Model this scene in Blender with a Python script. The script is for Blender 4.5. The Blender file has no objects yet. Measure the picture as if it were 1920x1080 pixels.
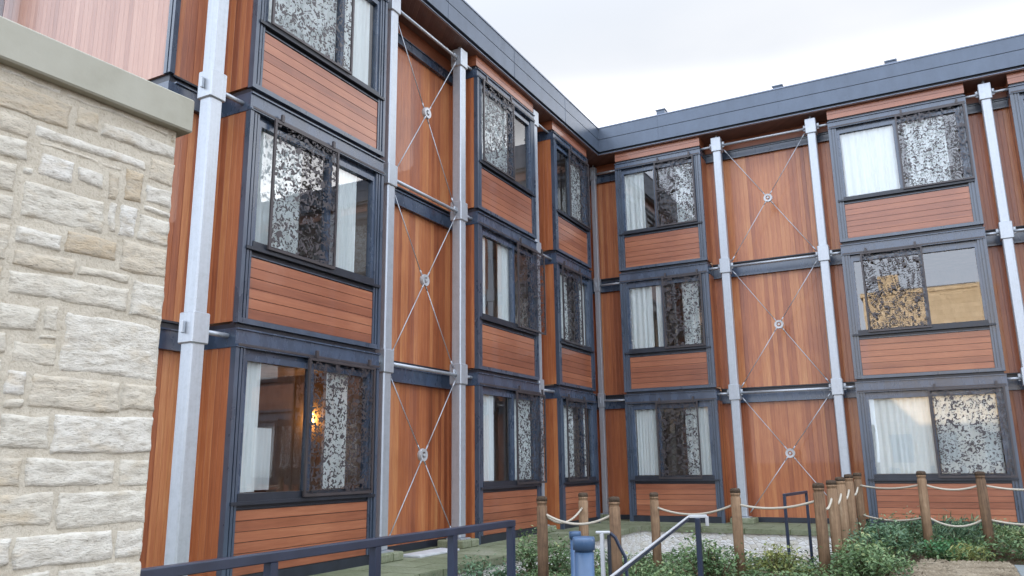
import bpy, bmesh, math, random
from mathutils import Vector, Matrix, noise
random.seed(7)
SC = bpy.context.scene
COL = SC.collection
R90 = math.pi / 2
ZO = 1.2                      # eye height above the post bases

# ------------------------------------------------------------------ materials
def new_mat(name):
    m = bpy.data.materials.new(name); m.use_nodes = True
    nt = m.node_tree; nt.nodes.clear()
    return m, nt, nt.nodes, nt.links

class N:
    """small node helper"""
    def __init__(self, name):
        self.m, self.nt, self.n, self.l = new_mat(name)
        self.out = self.n.new('ShaderNodeOutputMaterial')
        self.tc = self.n.new('ShaderNodeTexCoord')
    def add(self, t, **kw):
        nd = self.n.new(t)
        for k, v in kw.items():
            if k.startswith('i_'):
                key = k[2:]
                nd.inputs[int(key) if key.isdigit() else key.replace('_', ' ')].default_value = v
            else: setattr(nd, k, v)
        return nd
    def link(self, a, b): self.l.new(a, b); return b
    def math(self, op, a, b=None, c=None):
        nd = self.n.new('ShaderNodeMath'); nd.operation = op
        for i, v in enumerate((a, b, c)):
            if v is None: continue
            if isinstance(v, (int, float)): nd.inputs[i].default_value = v
            else: self.l.new(v, nd.inputs[i])
        return nd.outputs[0]
    def mapping(self, scale, src=None, loc=(0, 0, 0)):
        mp = self.n.new('ShaderNodeMapping'); mp.inputs['Scale'].default_value = scale
        mp.inputs['Location'].default_value = loc
        self.l.new(src or self.tc.outputs['Object'], mp.inputs['Vector']); return mp.outputs[0]
    def noise(self, vec, scale=1.0, detail=4.0, rough=0.55, dist=0.0):
        nd = self.n.new('ShaderNodeTexNoise')
        nd.inputs['Scale'].default_value = scale; nd.inputs['Detail'].default_value = detail
        nd.inputs['Roughness'].default_value = rough; nd.inputs['Distortion'].default_value = dist
        if vec is not None: self.l.new(vec, nd.inputs['Vector'])
        return nd
    def ramp(self, fac, stops, interp='LINEAR'):
        nd = self.n.new('ShaderNodeValToRGB'); cr = nd.color_ramp; cr.interpolation = interp
        while len(cr.elements) < len(stops): cr.elements.new(0.5)
        for e, (p, c) in zip(cr.elements, stops):
            e.position = p; e.color = (*c, 1) if len(c) == 3 else c
        self.l.new(fac, nd.inputs[0]); return nd.outputs[0]
    def mix(self, fac, a, b, blend='MIX'):
        nd = self.n.new('ShaderNodeMix'); nd.data_type = 'RGBA'; nd.blend_type = blend
        for s, v in ((nd.inputs[0], fac), (nd.inputs[6], a), (nd.inputs[7], b)):
            if isinstance(v, (int, float)): s.default_value = v
            elif isinstance(v, tuple): s.default_value = (*v, 1)
            else: self.l.new(v, s)
        return nd.outputs[2]
    def bsdf(self, color, rough=0.5, metal=0.0, spec=0.5, bump=None, strength=0.3, dist=0.01, coat=0.0, sub=None):
        b = self.n.new('ShaderNodeBsdfPrincipled')
        if isinstance(color, tuple): b.inputs['Base Color'].default_value = (*color, 1)
        else: self.l.new(color, b.inputs['Base Color'])
        if isinstance(rough, (int, float)): b.inputs['Roughness'].default_value = rough
        else: self.l.new(rough, b.inputs['Roughness'])
        b.inputs['Metallic'].default_value = metal
        b.inputs['Specular IOR Level'].default_value = spec
        b.inputs['Coat Weight'].default_value = coat
        if bump is not None:
            bp = self.n.new('ShaderNodeBump'); bp.inputs['Strength'].default_value = strength
            bp.inputs['Distance'].default_value = dist
            self.l.new(bump, bp.inputs['Height']); self.l.new(bp.outputs[0], b.inputs['Normal'])
        self.l.new(b.outputs[0], self.out.inputs[0]); return b

M = {}
def mat_timber(name, axis, board, stops, rough=0.42):
    """boards: axis 'v' = vertical boards (index along X+Y), 'h' = horizontal boards (index along Z)"""
    k = N(name)
    sep = k.add('ShaderNodeSeparateXYZ'); k.link(k.tc.outputs['Object'], sep.inputs[0])
    if axis == 'v':
        run = k.math('ADD', sep.outputs[0], sep.outputs[1])
        u = k.math('DIVIDE', run, board)
        gv = k.mapping((26, 26, 1.1))
    else:
        u = k.math('DIVIDE', sep.outputs[2], board)
        gv = k.mapping((1.3, 1.3, 30))
    idx = k.math('FLOOR', u)
    info = k.add('ShaderNodeObjectInfo')
    w = k.add('ShaderNodeTexWhiteNoise', noise_dimensions='2D')
    cmb = k.add('ShaderNodeCombineXYZ'); k.link(idx, cmb.inputs[0]); k.link(info.outputs['Random'], cmb.inputs[1])
    k.link(cmb.outputs[0], w.inputs['Vector'])
    # shift grain per board
    off = k.add('ShaderNodeVectorMath', operation='ADD')
    sc = k.add('ShaderNodeVectorMath', operation='SCALE'); k.link(w.outputs['Color'], sc.inputs[0]); sc.inputs['Scale'].default_value = 40
    k.link(gv, off.inputs[0]); k.link(sc.outputs[0], off.inputs[1])
    g = k.noise(off.outputs[0], 1.0, 6, 0.62, 0.35)
    big = k.noise(k.mapping((0.9, 0.9, 0.45)), 1.0, 3, 0.6)
    fine = k.noise(off.outputs[0], 3.6, 4, 0.7, 0.2)
    f = k.math('ADD', k.math('MULTIPLY', w.outputs['Value'], 0.40), k.math('MULTIPLY', g.outputs[0], 0.62))
    f = k.math('ADD', f, k.math('MULTIPLY', k.math('SUBTRACT', fine.outputs[0], 0.5), 0.55))
    f = k.math('SUBTRACT', k.math('ADD', f, k.math('MULTIPLY', big.outputs[0], 0.60)), 0.27)
    colr = k.ramp(f, stops)
    fr = k.math('FRACT', u)
    edge = k.math('MINIMUM', fr, k.math('SUBTRACT', 1.0, fr))
    groove = k.math('SMOOTH_MIN', k.math('MULTIPLY', edge, 14.0), 1.0, 0.15)
    h = k.math('ADD', groove, k.math('MULTIPLY', g.outputs[0], 0.10)) if axis == 'v' else k.math('MULTIPLY', g.outputs[0], 0.12)
    rr = k.math('ADD', rough - 0.1, k.math('MULTIPLY', g.outputs[0], 0.25))
    k.bsdf(colr, rr, 0, 0.6, h, 0.6, 0.006, coat=0.30)
    return k.m

M['timber_v'] = mat_timber('vertical_timber', 'v', 0.098, [(0.05, (0.11, 0.028, 0.011)), (0.35, (0.27, 0.075, 0.027)), (0.6, (0.40, 0.132, 0.047)), (0.82, (0.51, 0.21, 0.078)), (1.0, (0.60, 0.31, 0.13))])
M['timber_h'] = mat_timber('horizontal_timber', 'h', 0.1237, [(0.05, (0.135, 0.042, 0.022)), (0.4, (0.25, 0.083, 0.041)), (0.7, (0.345, 0.125, 0.062)), (1.0, (0.45, 0.195, 0.10))], 0.33)
M['timber_skylit'] = mat_timber('skylit_timber', 'v', 0.098, [(0.0, (0.22, 0.095, 0.058)), (0.5, (0.38, 0.195, 0.135)), (1.0, (0.52, 0.31, 0.225))], 0.4)  # gable boards: sky light and overexposure painted in as a paler pink
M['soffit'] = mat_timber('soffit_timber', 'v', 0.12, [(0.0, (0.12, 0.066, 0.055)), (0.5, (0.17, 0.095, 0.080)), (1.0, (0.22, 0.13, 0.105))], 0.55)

def mat_paint(name, c, rough=0.35, var=0.25, metal=0.0, spec=0.5):
    k = N(name)
    a = k.noise(k.mapping((3, 3, 1.2)), 1.5, 5, 0.6)
    b = k.noise(k.mapping((40, 40, 40)), 1.0, 3, 0.6)
    lo = tuple(v * (1 - var) for v in c); hi = tuple(min(1, v * (1 + var)) for v in c)
    colr = k.ramp(a.outputs[0], [(0.3, lo), (0.7, hi)])
    rr = k.math('ADD', rough - 0.08, k.math('MULTIPLY', a.outputs[0], 0.18))
    k.bsdf(colr, rr, metal, spec, b.outputs[0], 0.08, 0.004)
    return k.m
M['steel_blue'] = mat_paint('blue_grey_steel', (0.044, 0.066, 0.106), 0.26, spec=0.9)
M['steel_dark'] = mat_paint('dark_grey_steel', (0.020, 0.024, 0.034), 0.38)
M['trim_blue'] = mat_paint('blue_grey_trim', (0.047, 0.066, 0.098), 0.28, spec=0.9)
def mat_galv():
    k = N('galvanised_steel')
    a = k.noise(k.mapping((9, 9, 9)), 1.0, 5, 0.65)
    b = k.noise(k.mapping((38, 38, 0.9)), 1.0, 5, 0.6)
    v = k.add('ShaderNodeTexVoronoi', feature='F1'); v.inputs['Scale'].default_value = 45; k.link(k.tc.outputs['Object'], v.inputs['Vector'])
    sp = k.add('ShaderNodeSeparateColor'); k.link(v.outputs['Color'], sp.inputs[0])
    f = k.math('ADD', k.math('MULTIPLY', a.outputs[0], 0.5), k.math('MULTIPLY', b.outputs[0], 0.45))
    f = k.math('ADD', f, k.math('MULTIPLY', sp.outputs[0], 0.10))
    c = k.ramp(f, [(0.33, (0.35, 0.37, 0.395)), (0.52, (0.41, 0.44, 0.475)), (0.70, (0.45, 0.48, 0.515))])
    rr = k.math('MULTIPLY_ADD', a.outputs[0], 0.25, 0.28)
    k.bsdf(c, rr, 0.45, 0.5, a.outputs[0], 0.06, 0.004); return k.m
M['galv'] = mat_galv()
M['roof'] = mat_paint('zinc_roof', (0.085, 0.108, 0.145), 0.34, 0.12, 0.25)
M['roof_drip'] = mat_paint('zinc_drip', (0.17, 0.20, 0.26), 0.35, 0.1, 0.25)
M['rail_blue'] = mat_paint('navy_rail_paint', (0.014, 0.022, 0.045), 0.32)
M['bollard_blue'] = mat_paint('blue_bollard_paint', (0.060, 0.115, 0.21), 0.33)
M['rail_white'] = mat_paint('pale_steel', (0.45, 0.46, 0.47), 0.4, 0.08, 0.2)
M['screen_frame'] = mat_paint('brown_black_metal', (0.050, 0.042, 0.044), 0.42, 0.2)
M['slab'] = mat_paint('pale_slab', (0.50, 0.52, 0.53), 0.6, 0.15)
M['path_slab'] = mat_paint('grey_paving', (0.17, 0.19, 0.19), 0.7, 0.2)
M['room'] = mat_paint('room_plaster', (0.40, 0.31, 0.25), 0.8, 0.2)
M['headboard'] = mat_paint('walnut_headboard', (0.09, 0.035, 0.018), 0.5, 0.3)

def mat_glass():
    k = N('window_glass')
    fr = k.add('ShaderNodeFresnel'); fr.inputs[0].default_value = 1.33
    fac = k.math('MULTIPLY_ADD', fr.outputs[0], 0.45, 0.165)
    wob = k.noise(k.mapping((0.9, 0.9, 0.9)), 1.3, 1, 0.4)
    bp = k.add('ShaderNodeBump'); bp.inputs['Strength'].default_value = 0.05; bp.inputs['Distance'].default_value = 0.02
    k.link(wob.outputs[0], bp.inputs['Height'])
    t = k.add('ShaderNodeBsdfTransparent'); t.inputs[0].default_value = (0.95, 0.98, 0.98, 1)
    g = k.add('ShaderNodeBsdfGlossy'); g.inputs['Roughness'].default_value = 0.01
    k.link(bp.outputs[0], g.inputs['Normal'])
    mx = k.add('ShaderNodeMixShader'); k.link(fac, mx.inputs[0]); k.link(t.outputs[0], mx.inputs[1]); k.link(g.outputs[0], mx.inputs[2])
    k.link(mx.outputs[0], k.out.inputs[0]); return k.m
M['glass'] = mat_glass()

def mat_screen():
    k = N('perforated_metal')
    sep = k.add('ShaderNodeSeparateXYZ'); k.link(k.tc.outputs['Object'], sep.inputs[0])
    flat = k.add('ShaderNodeCombineXYZ'); k.link(sep.outputs[0], flat.inputs[0]); k.link(sep.outputs[2], flat.inputs[1])
    a = k.noise(flat.outputs[0], 15.0, 2.0, 0.5, 1.4)
    c = k.noise(flat.outputs[0], 4.5, 2, 0.5)
    lim = k.math('MULTIPLY_ADD', c.outputs[0], 0.26, 0.315)                 # denser and looser sprays of leaves
    hole = k.math('GREATER_THAN', a.outputs[0], lim)
    b = k.bsdf((0.050, 0.042, 0.045), 0.45)
    t = k.add('ShaderNodeBsdfTransparent')
    mx = k.add('ShaderNodeMixShader'); k.link(hole, mx.inputs[0]); k.link(b.outputs[0], mx.inputs[1]); k.link(t.outputs[0], mx.inputs[2])
    k.link(mx.outputs[0], k.out.inputs[0]); return k.m
M['screen'] = mat_screen()

def mat_curtain():
    k = N('white_curtain')
    a = k.noise(k.mapping((18, 18, 0.6)), 1.0, 3, 0.5)
    c = k.ramp(a.outputs[0], [(0.3, (0.78, 0.81, 0.80)), (0.7, (0.90, 0.92, 0.91))])
    b = k.bsdf(c, 0.85)
    tl = k.add('ShaderNodeBsdfTranslucent'); tl.inputs[0].default_value = (0.8, 0.82, 0.8, 1)
    mx = k.add('ShaderNodeMixShader'); mx.inputs[0].default_value = 0.15
    k.link(b.outputs[0], mx.inputs[1]); k.link(tl.outputs[0], mx.inputs[2]); k.link(mx.outputs[0], k.out.inputs[0]); return k.m
M['curtain'] = mat_curtain()

def mat_stone():
    k = N('limestone_rubble')
    at = k.add('ShaderNodeAttribute', attribute_name='tint')
    a = k.noise(k.mapping((16, 16, 42)), 1.0, 7, 0.68, 0.3)
    b = k.noise(k.mapping((5, 5, 9)), 1.0, 4, 0.6)
    c = k.noise(k.mapping((60, 60, 150)), 1.0, 5, 0.7)
    base = k.ramp(at.outputs['Fac'], [(0.0, (0.50, 0.41, 0.29)), (0.25, (0.55, 0.48, 0.37)), (0.55, (0.62, 0.585, 0.50)), (1.0, (0.69, 0.67, 0.615))])
    dark = k.mix(k.ramp(a.outputs[0], [(0.30, (0, 0, 0)), (0.55, (1, 1, 1))]), (0.44, 0.40, 0.33), base)
    stain = k.mix(k.ramp(b.outputs[0], [(0.55, (0, 0, 0)), (0.78, (0.7, 0.7, 0.7))]), dark, (0.50, 0.38, 0.22))
    fin = k.mix(k.ramp(c.outputs[0], [(0.31, (0.8, 0.8, 0.8)), (0.43, (0, 0, 0))]), stain, (0.27, 0.245, 0.20))
    h = k.math('ADD', k.math('MULTIPLY', a.outputs[0], 0.6), k.math('MULTIPLY', c.outputs[0], 0.5))
    k.bsdf(fin, 0.9, 0, 0.2, h, 0.85, 0.015); return k.m
M['stone'] = mat_stone()
def mat_mortar():
    k = N('lime_mortar')
    a = k.noise(k.mapping((14, 14, 14)), 1.0, 6, 0.7)
    b = k.noise(k.mapping((110, 110, 110)), 1.0, 4, 0.7)
    c = k.ramp(a.outputs[0], [(0.3, (0.46, 0.41, 0.325)), (0.7, (0.575, 0.53, 0.44))])
    c = k.mix(k.ramp(b.outputs[0], [(0.3, (0.5, 0.5, 0.5)), (0.5, (0, 0, 0))]), c, (0.26, 0.22, 0.16))
    k.bsdf(c, 0.95, 0, 0.1, b.outputs[0], 0.8, 0.006); return k.m
M['mortar'] = mat_mortar()
def mat_coping():
    k = N('grey_green_coping')
    a = k.noise(k.mapping((2.5, 2.5, 2.5)), 1.0, 5, 0.6)
    b = k.noise(k.mapping((70, 70, 70)), 1.0, 4, 0.7)
    c = k.ramp(a.outputs[0], [(0.25, (0.25, 0.24, 0.185)), (0.5, (0.35, 0.34, 0.28)), (0.75, (0.40, 0.39, 0.33))])
    k.bsdf(c, 0.85, 0, 0.25, b.outputs[0], 0.25, 0.003); return k.m
M['coping'] = mat_coping()
def mat_moss():
    k = N('mossy_paving')
    a = k.noise(k.mapping((1.6, 1.6, 1.6)), 1.0, 6, 0.65)
    b = k.noise(k.mapping((22, 22, 22)), 1.0, 5, 0.7)
    c = k.ramp(a.outputs[0], [(0.28, (0.15, 0.17, 0.10)), (0.55, (0.24, 0.255, 0.17)), (0.8, (0.33, 0.33, 0.27))])
    c = k.mix(k.ramp(b.outputs[0], [(0.35, (0.5, 0.5, 0.5)), (0.6, (0, 0, 0))]), c, (0.10, 0.12, 0.06))
    br = k.add('ShaderNodeTexBrick'); br.inputs['Scale'].default_value = 1.0; br.inputs['Brick Width'].default_value = 0.9; br.inputs['Row Height'].default_value = 0.55
    br.inputs['Mortar Size'].default_value = 0.012; br.inputs['Color1'].default_value = (1, 1, 1, 1); br.inputs['Color2'].default_value = (0.72, 0.74, 0.70, 1); br.inputs['Mortar'].default_value = (0.25, 0.30, 0.18, 1)
    k.link(k.tc.outputs['Object'], br.inputs['Vector'])
    c = k.mix(0.8, c, br.outputs['Color'], 'MULTIPLY')
    k.bsdf(c, 0.9, 0, 0.2, b.outputs[0], 0.6, 0.02); return k.m
M['moss'] = mat_moss()
def mat_rubble():
    k = N('pale_rubble')
    w = k.noise(k.mapping((3, 3, 3)), 1.0, 3, 0.5)
    off = k.add('ShaderNodeVectorMath', operation='MULTIPLY_ADD'); k.link(w.outputs['Color'], off.inputs[0]); off.inputs[1].default_value = (0.9, 0.9, 0.9)
    k.link(k.mapping((9, 9, 15)), off.inputs[2])
    v = k.add('ShaderNodeTexVoronoi', feature='DISTANCE_TO_EDGE'); v.inputs['Scale'].default_value = 1.0; k.link(off.outputs[0], v.inputs['Vector'])
    v1 = k.add('ShaderNodeTexVoronoi', feature='F1'); v1.inputs['Scale'].default_value = 1.0; k.link(off.outputs[0], v1.inputs['Vector'])
    sc = k.add('ShaderNodeSeparateColor'); k.link(v1.outputs['Color'], sc.inputs[0])
    n2 = k.noise(k.mapping((30, 30, 30)), 1.0, 6, 0.75)
    base = k.ramp(sc.outputs[0], [(0.0, (0.66, 0.63, 0.55)), (0.5, (0.76, 0.75, 0.71)), (1.0, (0.82, 0.82, 0.80))])
    base = k.mix(k.ramp(n2.outputs[0], [(0.30, (0.8, 0.8, 0.8)), (0.46, (0, 0, 0))]), base, (0.42, 0.39, 0.33))
    base = k.mix(k.ramp(v.outputs['Distance'], [(0.02, (0.5, 0.5, 0.5)), (0.08, (0, 0, 0))]), base, (0.62, 0.58, 0.50))
    h = k.math('ADD', k.ramp(v.outputs['Distance'], [(0.0, (0, 0, 0)), (0.15, (1, 1, 1))]), k.math('MULTIPLY', n2.outputs[0], 0.5))
    k.bsdf(base, 0.9, 0, 0.2, h, 0.6, 0.02); return k.m
M['rubble'] = mat_rubble()
def mat_ground(name, cs, s=1.2, fine=30):
    k = N(name)
    a = k.noise(k.mapping((s, s, s)), 1.0, 6, 0.65)
    b = k.noise(k.mapping((fine, fine, fine)), 1.0, 5, 0.75)
    f = k.math('ADD', k.math('MULTIPLY', a.outputs[0], 0.55), k.math('MULTIPLY', b.outputs[0], 0.45))
    k.bsdf(k.ramp(f, [(0.3, cs[0]), (0.5, cs[1]), (0.7, cs[2])]), 0.95, 0, 0.15, b.outputs[0], 0.8, 0.03); return k.m
M['earth'] = mat_ground('dark_earth', [(0.045, 0.032, 0.020), (0.085, 0.060, 0.038), (0.14, 0.105, 0.07)])
M['gravel'] = mat_ground('tan_gravel', [(0.08, 0.06, 0.04), (0.24, 0.195, 0.135), (0.42, 0.36, 0.27)], 3, 26)
def mat_leaf(name, stops):
    k = N(name)
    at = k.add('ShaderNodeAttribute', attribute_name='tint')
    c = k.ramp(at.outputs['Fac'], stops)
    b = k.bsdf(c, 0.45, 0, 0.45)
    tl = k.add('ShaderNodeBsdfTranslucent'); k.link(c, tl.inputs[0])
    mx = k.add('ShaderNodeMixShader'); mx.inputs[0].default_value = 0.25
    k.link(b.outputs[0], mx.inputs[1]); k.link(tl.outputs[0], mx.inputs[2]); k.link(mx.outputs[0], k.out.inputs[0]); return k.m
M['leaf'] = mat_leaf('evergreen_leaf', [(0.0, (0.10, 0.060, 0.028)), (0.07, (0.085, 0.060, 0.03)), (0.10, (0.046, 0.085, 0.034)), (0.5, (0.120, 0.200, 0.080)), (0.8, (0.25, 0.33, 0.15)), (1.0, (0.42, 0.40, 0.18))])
M['leaf_dark'] = mat_leaf('dark_leaf', [(0.0, (0.030, 0.070, 0.038)), (0.6, (0.090, 0.170, 0.090)), (1.0, (0.22, 0.31, 0.17))])
M['leaf_bright'] = mat_leaf('bright_leaf', [(0.0, (0.03, 0.10, 0.035)), (0.6, (0.06, 0.19, 0.07)), (1.0, (0.14, 0.28, 0.11))])
M['leaf_yellow'] = mat_leaf('yellow_green_leaf', [(0.0, (0.08, 0.11, 0.03)), (0.6, (0.20, 0.23, 0.07)), (1.0, (0.36, 0.35, 0.12))])
M['stem'] = mat_ground('brown_stem', [(0.06, 0.04, 0.025), (0.11, 0.075, 0.045), (0.17, 0.12, 0.08)], 6, 40)
def mat_post():
    k = N('weathered_post_timber')
    info = k.add('ShaderNodeObjectInfo')
    g = k.noise(k.mapping((34, 34, 2.2)), 1.0, 7, 0.75, 0.8)
    bl = k.noise(k.mapping((7, 7, 5)), 1.0, 3, 0.6)
    sh = k.math('ADD', k.math('MULTIPLY', info.outputs['Random'], 0.28), k.math('MULTIPLY', g.outputs[0], 0.85))
    sh = k.math('ADD', sh, k.math('MULTIPLY', k.math('SUBTRACT', bl.outputs[0], 0.5), 0.6))
    c = k.ramp(sh, [(0.25, (0.07, 0.045, 0.030)), (0.5, (0.17, 0.105, 0.062)), (0.72, (0.27, 0.175, 0.105)), (1.0, (0.40, 0.31, 0.21))])
    k.bsdf(c, 0.8, 0, 0.2, g.outputs[0], 1.0, 0.012); return k.m
M['post'] = mat_post()
M['post_top'] = mat_ground('dark_end_grain', [(0.04, 0.028, 0.02), (0.085, 0.06, 0.042), (0.15, 0.11, 0.08)], 9, 60)
def mat_rope():
    k = N('pale_rope')
    w = k.add('ShaderNodeTexWave'); w.inputs['Scale'].default_value = 30; w.inputs['Distortion'].default_value = 1.5
    k.link(k.tc.outputs['Object'], w.inputs['Vector'])
    k.bsdf(k.ramp(w.outputs['Fac'], [(0.2, (0.34, 0.30, 0.235)), (0.8, (0.54, 0.50, 0.42))]), 0.9, 0, 0.1, w.outputs['Fac'], 0.5, 0.006); return k.m
M['rope'] = mat_rope()
def mat_ashlar():
    k = N('golden_ashlar')
    br = k.add('ShaderNodeTexBrick'); br.inputs['Scale'].default_value = 1.0
    br.inputs['Color1'].default_value = (0.64, 0.53, 0.39, 1); br.inputs['Color2'].default_value = (0.54, 0.44, 0.31, 1); br.inputs['Mortar'].default_value = (0.38, 0.31, 0.21, 1)
    br.inputs['Brick Width'].default_value = 0.6; br.inputs['Row Height'].default_value = 0.28; br.inputs['Mortar Size'].default_value = 0.012
    mp = k.n.new('ShaderNodeMapping'); mp.inputs['Rotation'].default_value = (R90, 0, 0); k.link(k.tc.outputs['Object'], mp.inputs[0]); k.link(mp.outputs[0], br.inputs['Vector'])
    k.bsdf(br.outputs['Color'], 0.9, 0, 0.2); return k.m
M['ashlar'] = mat_ashlar()
M['slate'] = mat_ground('slate_roof', [(0.06, 0.06, 0.065), (0.10, 0.10, 0.11), (0.15, 0.15, 0.16)], 2, 12)
def mat_emit(name, c, s):
    k = N(name); e = k.add('ShaderNodeEmission'); e.inputs[0].default_value = (*c, 1); e.inputs[1].default_value = s
    k.link(e.outputs[0], k.out.inputs[0]); return k.m
M['lamp'] = mat_emit('warm_lamp', (1.0, 0.46, 0.12), 11.0)

# ------------------------------------------------------------------ mesh helpers
class MB:
    def __init__(self): self.v = []; self.f = []; self.tint = []
    def box(self, x0, x1, y0, y1, z0, z1):
        if x0 > x1: x0, x1 = x1, x0
        if y0 > y1: y0, y1 = y1, y0
        if z0 > z1: z0, z1 = z1, z0
        b = len(self.v)
        self.v += [(x0, y0, z0), (x1, y0, z0), (x1, y1, z0), (x0, y1, z0), (x0, y0, z1), (x1, y0, z1), (x1, y1, z1), (x0, y1, z1)]
        self.f += [tuple(b + i for i in q) for q in ((0, 3, 2, 1), (4, 5, 6, 7), (0, 1, 5, 4), (1, 2, 6, 5), (2, 3, 7, 6), (3, 0, 4, 7))]
    def sbox(self, s0, s1, d0, d1, z0, z1): self.box(s0, s1, -d0, -d1, z0, z1)   # s along wall, d outward
    def prism(self, poly, z0, z1):
        b = len(self.v); n = len(poly)
        self.v += [(x, y, z0) for x, y in poly] + [(x, y, z1) for x, y in poly]
        self.f.append(tuple(b + i for i in reversed(range(n)))); self.f.append(tuple(b + n + i for i in range(n)))
        for i in range(n):
            j = (i + 1) % n; self.f.append((b + i, b + j, b + n + j, b + n + i))
    def tube(self, pts, r, seg=10, caps=True):
        pts = [Vector(p) for p in pts]; rings = []
        rr = r if isinstance(r, (list, tuple)) else [r] * len(pts)
        prev = None
        for i, p in enumerate(pts):
            t = (pts[min(i + 1, len(pts) - 1)] - pts[max(i - 1, 0)]).normalized()
            ref = Vector((0, 0, 1)) if abs(t.z) < 0.95 else Vector((1, 0, 0))
            u = t.cross(ref).normalized() if prev is None else (prev - t * prev.dot(t)).normalized()
            prev = u; w = t.cross(u)
            b = len(self.v)
            for k in range(seg):
                a = 2 * math.pi * k / seg
                self.v.append(tuple(p + (u * math.cos(a) + w * math.sin(a)) * rr[i]))
            rings.append(b)
        for a, b in zip(rings, rings[1:]):
            for k in range(seg):
                k2 = (k + 1) % seg; self.f.append((a + k, a + k2, b + k2, b + k))
        if caps:
            self.f.append(tuple(rings[0] + k for k in reversed(range(seg)))); self.f.append(tuple(rings[-1] + k for k in range(seg)))
    def lathe(self, prof, cx=0, cy=0, seg=20):
        rings = []
        for r, z in prof:
            b = len(self.v)
            for k in range(seg):
                a = 2 * math.pi * k / seg; self.v.append((cx + r * math.cos(a), cy + r * math.sin(a), z))
            rings.append(b)
        for a, b in zip(rings, rings[1:]):
            for k in range(seg):
                k2 = (k + 1) % seg; self.f.append((a + k, a + k2, b + k2, b + k))
        self.f.append(tuple(rings[0] + k for k in reversed(range(seg)))); self.f.append(tuple(rings[-1] + k for k in range(seg)))
    def build(self, name, mat, parent=None, loc=(0, 0, 0), rz=0, bevel=0, smooth=False, recalc=True):
        me = bpy.data.meshes.new(name); me.from_pydata(self.v, [], self.f); me.update()
        if recalc or bevel:
            bm = bmesh.new(); bm.from_mesh(me)
            if recalc: bmesh.ops.recalc_face_normals(bm, faces=bm.faces)
            if bevel:
                ed = [e for e in bm.edges if len(e.link_faces) == 2 and e.calc_face_angle(0) > 0.6]
                bmesh.ops.bevel(bm, geom=ed, offset=bevel, segments=1, affect='EDGES', profile=0.5, clamp_overlap=True)
            bm.to_mesh(me); bm.free()
        if self.tint:
            at = me.attributes.new('tint', 'FLOAT', 'POINT'); at.data.foreach_set('value', self.tint)
        me.materials.append(mat)
        if smooth:
            for p in me.polygons: p.use_smooth = True
        o = bpy.data.objects.new(name, me); COL.objects.link(o); o.location = loc; o.rotation_euler = (0, 0, rz)
        if parent: o.parent = parent
        return o

def tag(o, label=None, cat=None, group=None, kind=None):
    if label: o['label'] = label
    if cat: o['category'] = cat
    if group: o['group'] = group
    if kind: o['kind'] = kind
    return o
def empty(name, loc=(0, 0, 0), rz=0, parent=None):
    o = bpy.data.objects.new(name, None); COL.objects.link(o); o.location = loc; o.rotation_euler = (0, 0, rz)
    o.empty_display_size = 0.3
    if parent: o.parent = parent
    return o
def copy_tree(src, parent):
    c = src.copy(); COL.objects.link(c); c.parent = parent
    for ch in list(src.children): copy_tree(ch, c)
    return c

# ------------------------------------------------------------------ the building
E = 0.17                 # bay front, outward from the post line
Q = 0.45                 # recessed wall, inward from the post line
NODE = (2.771, 5.771, 8.853)
LV = (dict(p0=0.0, p1=0.735, s0=0.785, s1=0.915, g1=2.47, b0=2.61, b1=2.84),
      dict(p0=2.97, p1=3.755, s0=3.83, s1=3.95, g1=5.49, b0=5.64, b1=5.88),
      dict(p0=6.02, p1=6.82, s0=6.885, s1=6.98, g1=8.51, b0=8.655, b1=8.83))
SOFF = 9.14
building = empty('timber_clad_building')
tag(building, 'three storey timber clad building with galvanised posts, projecting bay windows and zinc roof edge', 'building')

def curtain_mesh(s0, s1, d, z0, z1, amp=0.022, pitch=0.11):
    m = MB(); n = max(6, int((s1 - s0) / 0.016)); ph = random.random() * 6; pitch *= random.uniform(0.6, 1.3); amp *= random.uniform(0.5, 1.1); ph2 = random.random() * 6
    for j, z in enumerate((z0, (z0 + z1) / 2, z1)):
        for i in range(n + 1):
            s = s0 + (s1 - s0) * i / n
            w = amp * math.sin(2 * math.pi * s / pitch + ph + 1.1 * math.sin(s * 8 + ph2) + 0.5 * math.sin(s * 21 + ph)) * (1.0 if j < 2 else 0.7)
            m.v.append((s, -(d + w), z))
    for j in range(2):
        for i in range(n):
            a = j * (n + 1) + i; m.f.append((a, a + 1, a + n + 2, a + n + 1))
    return m

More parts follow.
